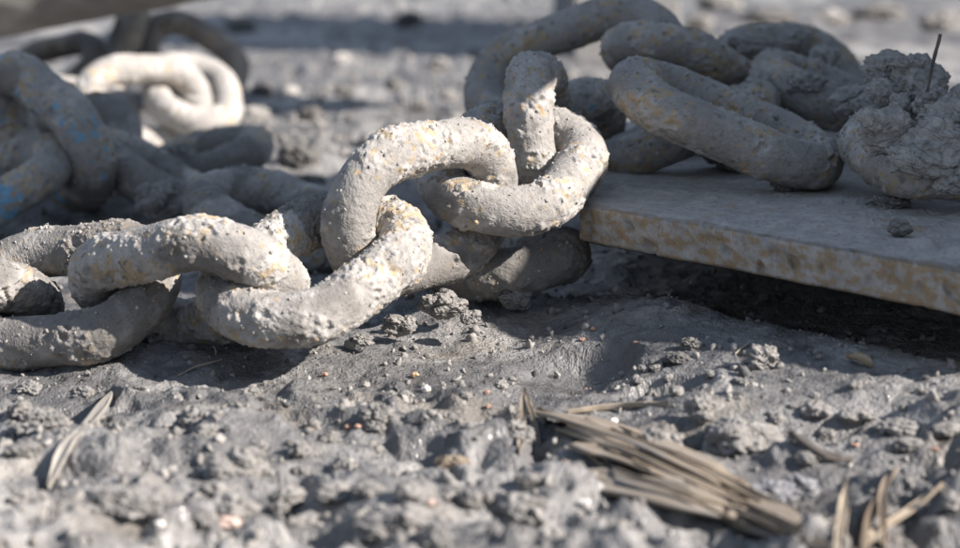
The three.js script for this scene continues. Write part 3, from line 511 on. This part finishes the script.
for (const [label, pts, depth] of [['fine root hair hanging below the pale lit links', [[214, 346], [216, 354], [212, 362]], 1.18], ['fine straw thread on the mud below the pale links', [[178, 378], [200, 368], [222, 362]], 0], ['pale straw thread lying among grit before the plate', [[735, 356], [745, 348], [752, 345]], 0]])
  plant('root_thread', label, 'root', 'root_strip', [[pts.map(([a, b]) => depth ? [a, b, depth] : [a, b, 0.003]), 0.0008, 0.0006, { free: !!depth, color: [0.36, 0.31, 0.24], nl: 20, nw: 4, mud: 0 }]]);

// ---------- the back pipe, and added blockers that shade the heap and far mud ----------
function pipe(a, b, r, label) {
  const dir = b.clone().sub(a), L = dir.length(), g = new THREE.CylinderGeometry(r, r, L, 90, Math.round(L / 0.012), true), inner = new THREE.CylinderGeometry(r - 0.012, r - 0.012, L, 60, 1, true), rim = new THREE.RingGeometry(r - 0.012, r, 90);
  const p = g.attributes.position, n = g.attributes.normal, col = [];
  for (let i = 0; i < p.count; i++) {
    const x = p.getX(i), y = p.getY(i), z = p.getZ(i), cov = sst(0, 0.4, fbm(x * 16, y * 16, z * 16, 3)), d = 0.0008 * fbm(x * 30, y * 30, z * 30, 3) + cov * 0.0016;
    p.setXYZ(i, x + n.getX(i) * d, y, z + n.getZ(i) * d); const gg = 1 + 0.25 * fbm(x * 40, y * 40, z * 40, 3), rust = sst(0.1, 0.5, fbm(x * 9 + 4, y * 5, z * 9, 3)) * 0.6;
    const c = [lerp(0.27, 0.4, cov), lerp(0.255, 0.375, cov), lerp(0.235, 0.34, cov)].map((v, k) => lerp(v * gg, [0.2, 0.125, 0.07][k], rust)); col.push(...c);
  }
  g.setAttribute('color', new THREE.Float32BufferAttribute(col, 3)); const uvs = g.attributes.uv; for (let i = 0; i < uvs.count; i++) uvs.setXY(i, uvs.getX(i) * r * 25, uvs.getY(i) * L * 4); g.computeVertexNormals();
  const t = new THREE.Group(); t.name = numbered('steel_pipe'); scene.add(t); tag(t, label, 'steel pipe'); t.position.copy(a).add(b).multiplyScalar(0.5); t.quaternion.setFromUnitVectors(new THREE.Vector3(0, 1, 0), dir.normalize());
  mesh('wall', g, M.pipe, t);
  const tint = (q) => { q.setAttribute('color', new THREE.Float32BufferAttribute(new Array(q.attributes.position.count * 3).fill(0.27), 3)); return q; };
  mesh('bore', tint(inner), M.pipe, t); const r1 = tint(rim.clone().rotateX(-Math.PI / 2).translate(0, L / 2, 0)), r2 = tint(rim.clone().rotateX(Math.PI / 2).translate(0, -L / 2, 0)); mesh('rim', r1, M.pipe, t); mesh('rim', r2, M.pipe, t);
}
{
  // the slanting pipe at the back: its lower edge runs through these two pixels of the photograph
  const r = 0.09, e0 = atDepth(0, 38, 2.4), e1 = atDepth(205, 0, 2.4), dir = e1.clone().sub(e0).normalize(), nrm = new THREE.Vector3(-dir.y, dir.x, 0).normalize(), ax = e0.clone().addScaledVector(nrm, r);
  pipe(ax.clone().addScaledVector(dir, -1.5), ax.clone().addScaledVector(dir, 0.78), r, 'grey-brown steel pipe slanting up over the dark links at the back');
}
function block(name, label, category, poly, x0, x1) {
  const sh = new THREE.Shape(); poly.forEach(([z, y], i) => sh[i ? 'lineTo' : 'moveTo'](z, y)); const g = new THREE.ExtrudeGeometry(sh, { depth: x1 - x0, bevelEnabled: true, bevelSize: 0.004, bevelThickness: 0.004, bevelSegments: 2, steps: 1 });
  g.rotateY(-Math.PI / 2); g.translate(x1, 0, 0);
  const p = g.attributes.position, col = []; for (let i = 0; i < p.count; i++) { const v = 0.27 + 0.03 * nz(p.getX(i) * 5, p.getY(i) * 5, p.getZ(i) * 5); col.push(v, v * 0.98, v * 0.94); } g.setAttribute('color', new THREE.Float32BufferAttribute(col, 3));
  tag(mesh(name, g, M.concrete), label, category);
}
block('added_shade_wall', 'added grey wall out of view beside the plate, cut to cast shade over the heap', 'added shade wall', [[0.19, -0.02], [0.2, 0.15], [0.24, 0.21], [0.285, 0.262], [0.28, 0.276], [0.248, 0.305], [0.204, 0.34], [0.163, 0.378], [0.13, 0.404], [0.075, 0.408], [0.068, 0.43], [0.05, 0.458], [0.045, 0.475], [0.055, 0.488], [0.115, 0.494], [0.12, 0.53], [0.1, 0.54], [0.1, 0.88], [-0.42, 0.88], [-0.44, 0.6], [-0.48, 0.42], [-0.52, 0.3], [-0.55, -0.02]], 0.51, 0.514);  // added blocker, outline shaped so its shadow covers plate, heap and left links
block('added_shade_block', 'added tall grey block far behind the heap of links, casting shade on the far mud', 'added shade block', [[-2.08, -0.03], [-2.1, 0.62], [-2.95, 0.62], [-3.0, -0.03]], 0.15, 0.31);  // added to throw the dark shadow band across the mud to its left

renderer.render(scene, camera);
